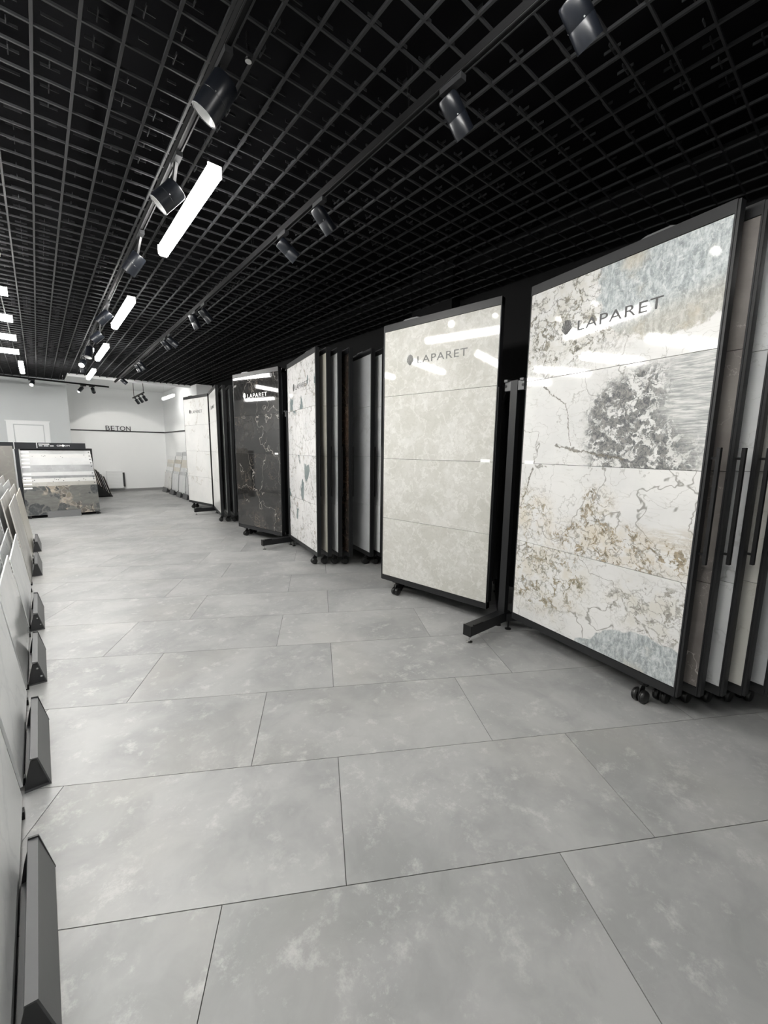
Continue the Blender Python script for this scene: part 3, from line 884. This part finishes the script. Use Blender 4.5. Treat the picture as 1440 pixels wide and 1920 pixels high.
# --- second rack, near side
dirn2 = Vector((-.215, -1.05)).normalized() * 1.206
slots = (0, 1, 2, 3, 5, 6, 7)
names3 = [('floral_marble', 'white marble display board with grey-green flakes and dark lettering'),
          ('cream_stone', 'cream display board right behind the flaked white board'),
          ('white_vein', 'white dark-veined display board third in the fan of the flaked board'),
          ('rust_brown', 'dark rusty-brown display board in the fan of the flaked board'),
          ('pale_grey', 'pale grey display board next after the rusty-brown board'),
          ('white_stone', 'soft white display board second after the rusty-brown board'),
          ('warm_white', 'warm white display board third after the rusty-brown board, beside the cream board')]
for k, (mt, lab) in enumerate(names3):
    f = (2.842 + .1045 * slots[k] + dirn2.x, 5.535 - .079 * slots[k] + dirn2.y)
    board((f[0] - dirn2.x, f[1] - dirn2.y), f, mt, lab, GN[1], 'right', 'ink' if k == 0 else None, None, k < 5)
dirf2 = Vector((-.22, 1.16)).normalized() * 1.206
names4 = [('black_marble', 'polished black marble display board with white shell lettering'),
          ('white_vein', 'white display board hidden right behind the black marble board'),
          ('mid_grey', 'grey display board two behind the black marble board')]
for k, (mt, lab) in enumerate(names4):
    h = (2.800 + .1045 * k, 5.745 + .079 * k)
    board((h[0] + dirf2.x, h[1] + dirf2.y), h, mt, lab, GF, 'left', 'white_ink' if k == 0 else None, 1.075 if k == 0 else None, k < 1)
# --- third rack
dirn3 = Vector((-.215, -1.05)).normalized() * 1.206
names5 = [('calacatta', 'white display board turned nearly edge-on beside the sandy-veined board'),
          ('white_vein', 'nearly edge-on display board second in the fan of the third rack'),
          ('dark_grey', 'nearly edge-on display board third in the fan of the third rack'),
          ('mid_grey', 'nearly edge-on display board fourth in the fan of the third rack'),
          ('white_stone', 'nearly edge-on display board fifth in the fan of the third rack')]
for k, (mt, lab) in enumerate(names5):
    f = (2.70 + .1045 * k, 8.20 - .079 * k)
    board((f[0] - dirn3.x, f[1] - dirn3.y), f, mt, lab, GN[2], 'right', 'ink' if k == 0 else None, None, k < 1)
dirf3 = Vector((-.19, 1.17)).normalized() * 1.206
names6 = [('calacatta', 'white display board with sandy veins and small dark lettering by the alcove'),
          ('white_vein', 'white display board hidden behind the sandy-veined board')]
for k, (mt, lab) in enumerate(names6):
    h = (2.99 + .1045 * k, 9.63 + .079 * k)
    board((h[0] + dirf3.x, h[1] + dirf3.y), h, mt, lab, GF, 'left', 'ink' if k == 0 else None, None, k < 1)

# ================================================================= TILE STANDS ON THE LEFT
def stopper(parent, y0, y1, rivets, sx=1, x=0.0):
    """folded sheet-metal stop that keeps the tiles from sliding; outer foot at x + .09"""
    prof = [(0.0, 0.0), (.090, 0.0), (.090, .006), (.056, .146), (.030, .150), (.028, .146), (.052, .141), (.084, .006), (.0, .006)]
    mb = MB(); mb.prism([(x + sx * p, q) for p, q in prof], 'y', y0, y1)
    s = mb.obj('stopper', 'grey_metal', parent)
    cap = [(.0, .006), (.084, .006), (.054, .135), (.030, .135), (.012, .07)]
    for yy in (y0 + .010, y1 - .014):
        mb = MB(); mb.prism([(x + sx * p, q) for p, q in cap], 'y', yy, yy + .004); mb.obj('end_plate', 'cap_metal', s)
    rim = [(.086, .0), (.092, .0), (.058, .152), (.030, .156), (.029, .150), (.055, .147)]
    mb = MB(); mb.prism([(x + sx * p, q) for p, q in rim], 'y', y1 - .006, y1 + .001); mb.obj('end_rim', 'cap_metal', s)
    if rivets:
        for (p, q) in ((.050, .100), (.066, .045)): MB().lathe([(0, .006), (.003, .006)], (x + sx * p, y0 + .010, q), (0, -1, 0), 8).obj('rivet', 'chrome', s)
    return s

def stair(xs, zs, dirx, run, floor_back):
    """stepped side profile: treads under tiles standing at xs, zs; dirx = direction towards the back"""
    pts = [(xs[0] - dirx * .016, 0), (xs[0] - dirx * .016, zs[0] - .001)]
    for k in range(len(xs)):
        back = xs[k] + dirx * run
        pts.append((back, zs[k] - .001))
        if k + 1 < len(xs): pts.append((back, zs[k + 1] - .001))
    pts += [(floor_back, zs[-1] - .001), (floor_back, 0)]
    return pts

def lean_tile(name, label, group, pos, along, lean, w, h, mat, th=.010, tagw=0, dots=False, cat='tile', far_tag=False):
    """tile standing on its lower edge at pos (near end), running 'along' (plan unit), leaning by 'lean' (plan vector for the full height)"""
    o = thing(name, label, cat, pos, 0, group)
    a = Vector((along[0], along[1], 0)); l = Vector((lean[0], lean[1], 0)); up = Vector((l.x, l.y, math.sqrt(max(h * h - l.length_squared, .0001)))) / h
    nrm = a.cross(up).normalized()
    mtx = Matrix((a, nrm, up)).transposed().to_4x4()
    o.matrix_world = Matrix.Translation(pos) @ mtx
    key = (round(w, 3), round(h, 3), th)
    if key not in _lt:
        _lt[key] = MB().bbox(0, w, 0, th, 0, h, .0012).mesh('slab')
    mk('slab', _lt[key], mat, o)
    s = -1 if nrm_front(nrm, l) else 1
    yf = -.0008 if s < 0 else th
    if tagw:
        mb = MB(); mb.box(.012, .012 + tagw, yf, yf + .0008, h - .052, h - .022); mb.obj('label_tag', 'paper', o)
    if far_tag:
        mb = MB(); mb.box(w - .075, w - .015, yf, yf + .0008, h - .15, h - .03); tg = mb.obj('label_tag', 'paper', o)
        y2 = yf - .0004 if s < 0 else yf + .0008
        for za, zb_ in ((.135, .115), (.105, .085), (.07, .045)):
            mb = MB(); mb.box(w - .066, w - .024, y2, y2 + .0004, h - za, h - zb_); mb.obj('printed_line', 'ink', tg)
    if dots:
        mb = MB(); mb.box(w - .045, w - .022, yf, yf + .0008, h - .050, h - .030); mb.obj('mark', 'ink', o)
    return o
def nrm_front(n, l):
    return n.dot(l) > 0
_lt = {}

GS = 'tiles leaning on the left stands'
def left_stand(y0, y1, s0, s1, h, mats, desc, rivets, steps=(-.054, .066), zb=.035, dep=.5):
    st = thing('tile_stand', desc[0], 'tile stand', (0, 0, 0), 0, 'low stands of leaning tiles along the left')
    n = len(mats)
    xb = -.178
    pts = stair([xb - .006 + steps[0] * k for k in range(n)], [zb + steps[1] * k for k in range(n)], -1, .034, xb + steps[0] * n - .03)
    for yy in (y0 + .06, y1 - .09):
        mb = MB(); mb.prism(pts, 'y', yy, yy + .03); mb.obj('stepped_support', 'black_metal', st)
    MB().box(xb + steps[0] * n - .03, xb, y0 + .09, y1 - .09, .0, .02).obj('base_plate', 'black_metal', st)
    stopper(st, s0, s1, rivets, 1, -.172)
    for k, (mt, lab) in enumerate(mats):
        lean_tile('sample_tile', lab, GS, (xb + steps[0] * k - .006, y0 + .004 * k, zb + steps[1] * k), (0, 1), (-.11 * h, 0), y1 - y0, h, mt, far_tag=rivets)
left_stand(.93, 2.10, 1.15, 1.70, .60,
           [('white_stone', 'soft white tile leaning behind the first and longest-looking grey stopper'), ('pale_grey', 'pale grey tile stacked behind the soft white tile of the first stand'), ('white_vein', 'white veined tile, third on the first stand')],
           ['low black tile stand with an unriveted grey stopper and a soft white tile'], False)
left_stand(2.17, 3.05, 2.17, 2.73, .60,
           [('white_stone', 'soft white tile on the second stand, with a dark edge gap beside it'), ('pale_grey', 'pale grey tile stacked second on the second stand'), ('white_vein', 'white veined tile, third on the second stand')],
           ['low black tile stand with a plain grey stopper, second along the left'], False)
left_stand(3.10, 4.15, 3.20, 3.74, .62,
           [('white_vein', 'white tile with faint veins leaning on the third stand'), ('pale_grey', 'pale tile with dark marks behind the veined tile of the third stand'), ('white_stone', 'white tile, third on the third stand')],
           ['low black tile stand with a two-riveted grey stopper, third along the left'], True)
left_stand(4.20, 5.44, 4.18, 4.77, .57,
           [('white_stone', 'soft white tile leaning on the fourth stand'), ('white_vein', 'white veined tile behind the soft white tile of the fourth stand'), ('pale_grey', 'pale grey tile, third on the fourth stand')],
           ['low black tile stand with a two-riveted grey stopper, fourth along the left'], True)
left_stand(5.56, 6.95, 6.00, 6.66, .84,
           [('weathered', 'tall weathered grey tile at the front of the fifth stand'), ('weathered', 'tall weathered tile, second on the fifth stand'), ('pale_grey', 'tall pale grey tile, third on the fifth stand'),
            ('weathered', 'tall weathered tile, fourth on the fifth stand'), ('white_stone', 'tall white tile at the back of the fifth stand')],
           ['black tile stand with taller weathered tiles, fifth along the left'], False, (-.056, .070))
left_stand(7.02, 8.40, 7.40, 8.00, .80,
           [('cream_stone', 'tall cream tile at the front of the sixth stand'), ('weathered', 'tall weathered tile, second on the sixth stand'), ('pale_grey', 'tall pale grey tile, third on the sixth stand'), ('weathered', 'tall weathered tile at the back of the sixth stand')],
           ['black tile stand with a cream front tile, sixth along the left'], False, (-.056, .066))

# ================================================================= STEPPED RACKS FACING THE AISLE (far left)
def step_rack(x0, x1, yb, label, prof, stop):
    o = thing('sample_rack', label, 'tile rack', (0, 0, 0), 0, 'stepped tile racks before the door wall')
    for xx in (x0 + .04, x1 - .08):
        mb = MB(); mb.prism(prof, 'x', xx, xx + .04); mb.obj('side_support', 'black_metal', o)
    MB().box(x0 - .066, x0 - .012, yb + .10, yb + .49, 0, 1.40).obj('side_post', 'header', o)
    MB().box(x0, x1, yb + .64, yb + .68, .0, 1.42).obj('back_panel', 'black_metal', o)
    MB().box(x0, x1, yb + .02, yb + .62, 0, .02).obj('base_plate', 'black_metal', o)
    s0, s1 = stop
    mb = MB(); mb.prism([(yb - .10, 0), (yb - .015, 0), (yb - .015, .006), (yb - .095, .010), (yb - .060, .125), (yb - .035, .130), (yb - .036, .135), (yb - .066, .132)], 'x', s0, s1); mb.obj('stopper', 'grey_metal', o)
    return o
YRK = 10.90
DZ = (0, .08, .155, .205, .28, .425, .5, .575, .65, .73)
rk = step_rack(-.29, .95, YRK, 'stepped black rack with a pebble-pattern front tile and lettered header', stair([YRK - .012 + .05 * k for k in range(10)], [.055 + z for z in DZ], 1, .036, YRK + .63), (.04, .60))
hd = MB().box(.0, .825, YRK + .50, YRK + .53, 1.40, 1.535).obj('header', 'header', rk)
mk('lettering', text_mesh('CER', .082, .032), 'white_ink', hd, (.325, YRK + .499, 1.462))
mk('lettering', text_mesh('DIM', .088, .032), 'white_ink', hd, (.455, YRK + .499, 1.462))
MB().prism([(.430, 1.448), (.458, 1.478), (.430, 1.508), (.402, 1.478)], 'y', YRK + .497, YRK + .4995).obj('diamond_mark', 'white_ink', hd)
MB().box(.02, .20, YRK + .4982, YRK + .4995, 1.498, 1.512).obj('printed_line', 'white_ink', hd)
for a, b in ((.025, .085), (.105, .185), (.205, .27)):
    MB().box(a, b, YRK + .4985, YRK + .4995, 1.463, 1.474).obj('printed_line', 'white_ink', hd)
GR = 'tiles stacked on the lettered rack'
stack = [('pebble', .60, 0.0, 'grey pebble-pattern tile at the front of the lettered rack'),
         ('rack_sand', .60, .080, 'sandy beige tile right behind the pebble-pattern tile'),
         ('terrazzo', .60, .155, 'white speckled tile above the beige tile of the lettered rack'),
         ('dark_grey', .60, .205, 'dark grey tile above the speckled tile of the lettered rack'),
         ('rack_white', .60, .280, 'white tile between the two darker grey tiles of the lettered rack'),
         ('mid_grey', .60, .425, 'wide-showing mid grey tile under the white ones of the lettered rack'),
         ('rack_white', .60, .500, 'white tile directly above the mid grey tile of the lettered rack'),
         ('rack_white', .60, .575, 'white tile third from the top of the lettered rack'),
         ('terrazzo', .60, .650, 'speckled white tile second from the top of the lettered rack'),
         ('rack_white', .60, .730, 'topmost white tile of the lettered rack')]
for k, (mt, h, dz, lab) in enumerate(stack):
    lean_tile('sample_tile', lab, GR, (-.292 + .000 * k, YRK - .012 + .050 * k, .055 + dz), (1, 0), (0, .13), 1.235 - .004 * k, h, mt, .010, .13, True)
rk2 = step_rack(-1.66, -.40, YRK - .05, 'black rack with a large taupe slab beside the lettered rack', [(YRK - .03, 0), (YRK - .03, .298), (YRK + .12, .298), (YRK + .26, 1.2), (YRK + .58, 1.2), (YRK + .58, 0)], (-1.3, -.7))
MB().box(-1.25, -.375, YRK + .50, YRK + .53, 1.40, 1.535).obj('header', 'header', rk2)
MB().box(-.358, -.015, YRK + .50, YRK + .53, 1.40, 1.535).obj('blank_header', 'header', rk)
lean_tile('sample_slab', 'large plain taupe slab leaning on the rack beside the lettered one', 'large slabs', (-1.62, YRK + .05, .30), (1, 0), (0, .16), 1.235, 1.17, 'taupe', .012, 0, False, 'tile')

# ---- stand against the alcove's left side, seen from its end
st = thing('tile_stand', 'black wedge-sided stand with stepped tile edges beside the convector', 'tile stand', (0, 0, 0))
YS = 14.42
for yy in (YS + .02, YS + 1.1):
    mb = MB(); mb.prism(stair([1.565 - .058 * k for k in range(8)], [.035 + .066 * k for k in range(8)], -1, .040, .95), 'y', yy, yy + .03); mb.obj('side_panel', 'black_metal', st)
MB().box(.95, 1.60, YS + .02, YS + 1.13, 0, .02).obj('base_plate', 'black_metal', st)
tones = ['taupe', 'weathered', 'mid_grey', 'taupe', 'weathered', 'sand_stone', 'mid_grey', 'weathered']
edge_lab = ['%s in the wedge-sided stand beside the convector' % w for w in ('lowest front tile, seen edge-on,', 'second tile from the front, edge-on,', 'third tile from the front, edge-on,', 'fourth tile from the front, edge-on,', 'fifth tile from the front, edge-on,', 'sixth tile from the front, edge-on,', 'seventh tile from the front, edge-on,', 'highest back tile, seen edge-on,')]
for k in range(8):
    lean_tile('sample_tile', edge_lab[k], 'edge-on tiles by the convector', (1.565 - .058 * k, YS, .035 + .066 * k), (0, 1), (-.15, 0), 1.18, .58, tones[k])

# ---- convector on the far wall
cv = thing('wall_convector', 'white convector heater with a dark grille end on the far wall', 'heater', (1.64, YF, 0))
MB().bbox(0, .44, -.13, -.005, .11, .68, .008).obj('body', 'white_gloss', cv)
for z in [.18 + .045 * k for k in range(10)]:
    MB().box(.02, .42, -.133, -.129, z, z + .012).obj('louvre', 'white_paint', cv)
MB().box(.455, .50, -.12, -.005, .16, .62).obj('end_grille', 'cap_metal', cv)

# ---- rack of small tiles along the alcove's right wall
cols = [(12.15, 12.85, 12.35, 12.80), (12.92, 13.62, 13.05, 13.50), (13.70, 14.45, 13.85, 14.35), (14.55, 15.45, 14.75, 15.30)]
pal = [['white_vein', 'white_stone', 'pale_grey', 'cream_stone', 'sand_stone', 'white_stone', 'mid_grey'],
       ['white_stone', 'pale_grey', 'white_vein', 'cream_stone', 'cream_stone', 'white_stone', 'pale_grey'],
       ['white_stone', 'white_vein', 'cream_stone', 'white_stone', 'sand_stone', 'calacatta', 'pale_grey'],
       ['calacatta', 'white_vein', 'white_stone', 'warm_white', 'cream_stone', 'white_stone']]
words = {'white_vein': 'grey-veined white', 'white_stone': 'soft white', 'pale_grey': 'pale grey', 'cream_stone': 'cream', 'sand_stone': 'sandy', 'mid_grey': 'mid grey', 'calacatta': 'sandy-veined white', 'warm_white': 'warm white'}
where = ['column next to the display boards', 'second column from the display boards', 'third column from the display boards', 'column nearest the lettered far wall']
ordw = ['front', 'second', 'third', 'fourth', 'fifth', 'sixth', 'backmost']
for c, (y0, y1, s0, s1) in enumerate(cols):
    st = thing('tile_stand', 'low stand of leaning tiles in the alcove, ' + where[c], 'tile stand', (0, 0, 0), 0, 'stands along the alcove side wall')
    xb = 3.19
    for yy in (y0 + .05, y1 - .08):
        mb = MB(); mb.prism(stair([xb + .004 + .028 * k for k in range(len(pal[c]))], [.09 + .118 * k - .02 * c * (k > 0) for k in range(len(pal[c]))], 1, .0265, 3.44), 'y', yy, yy + .03); mb.obj('stepped_support', 'black_metal', st)
    MB().box(xb, 3.44, y0 + .05, y1 - .05, 0, .02).obj('base_plate', 'black_metal', st)
    stopper(st, s0, s1, False, -1, xb - .005)
    for k, mt in enumerate(pal[c]):
        lean_tile('sample_tile', words[mt] + ' tile, ' + ordw[k] + ' in the alcove stand, ' + where[c], 'tiles in the alcove stands', (xb + .004 + .028 * k, y0 + .01 * k, .09 + .118 * k - .02 * c * (k > 0)), (0, 1), (.055, 0), y1 - y0 - .01, .56, mt, .010, .06 if k else 0)
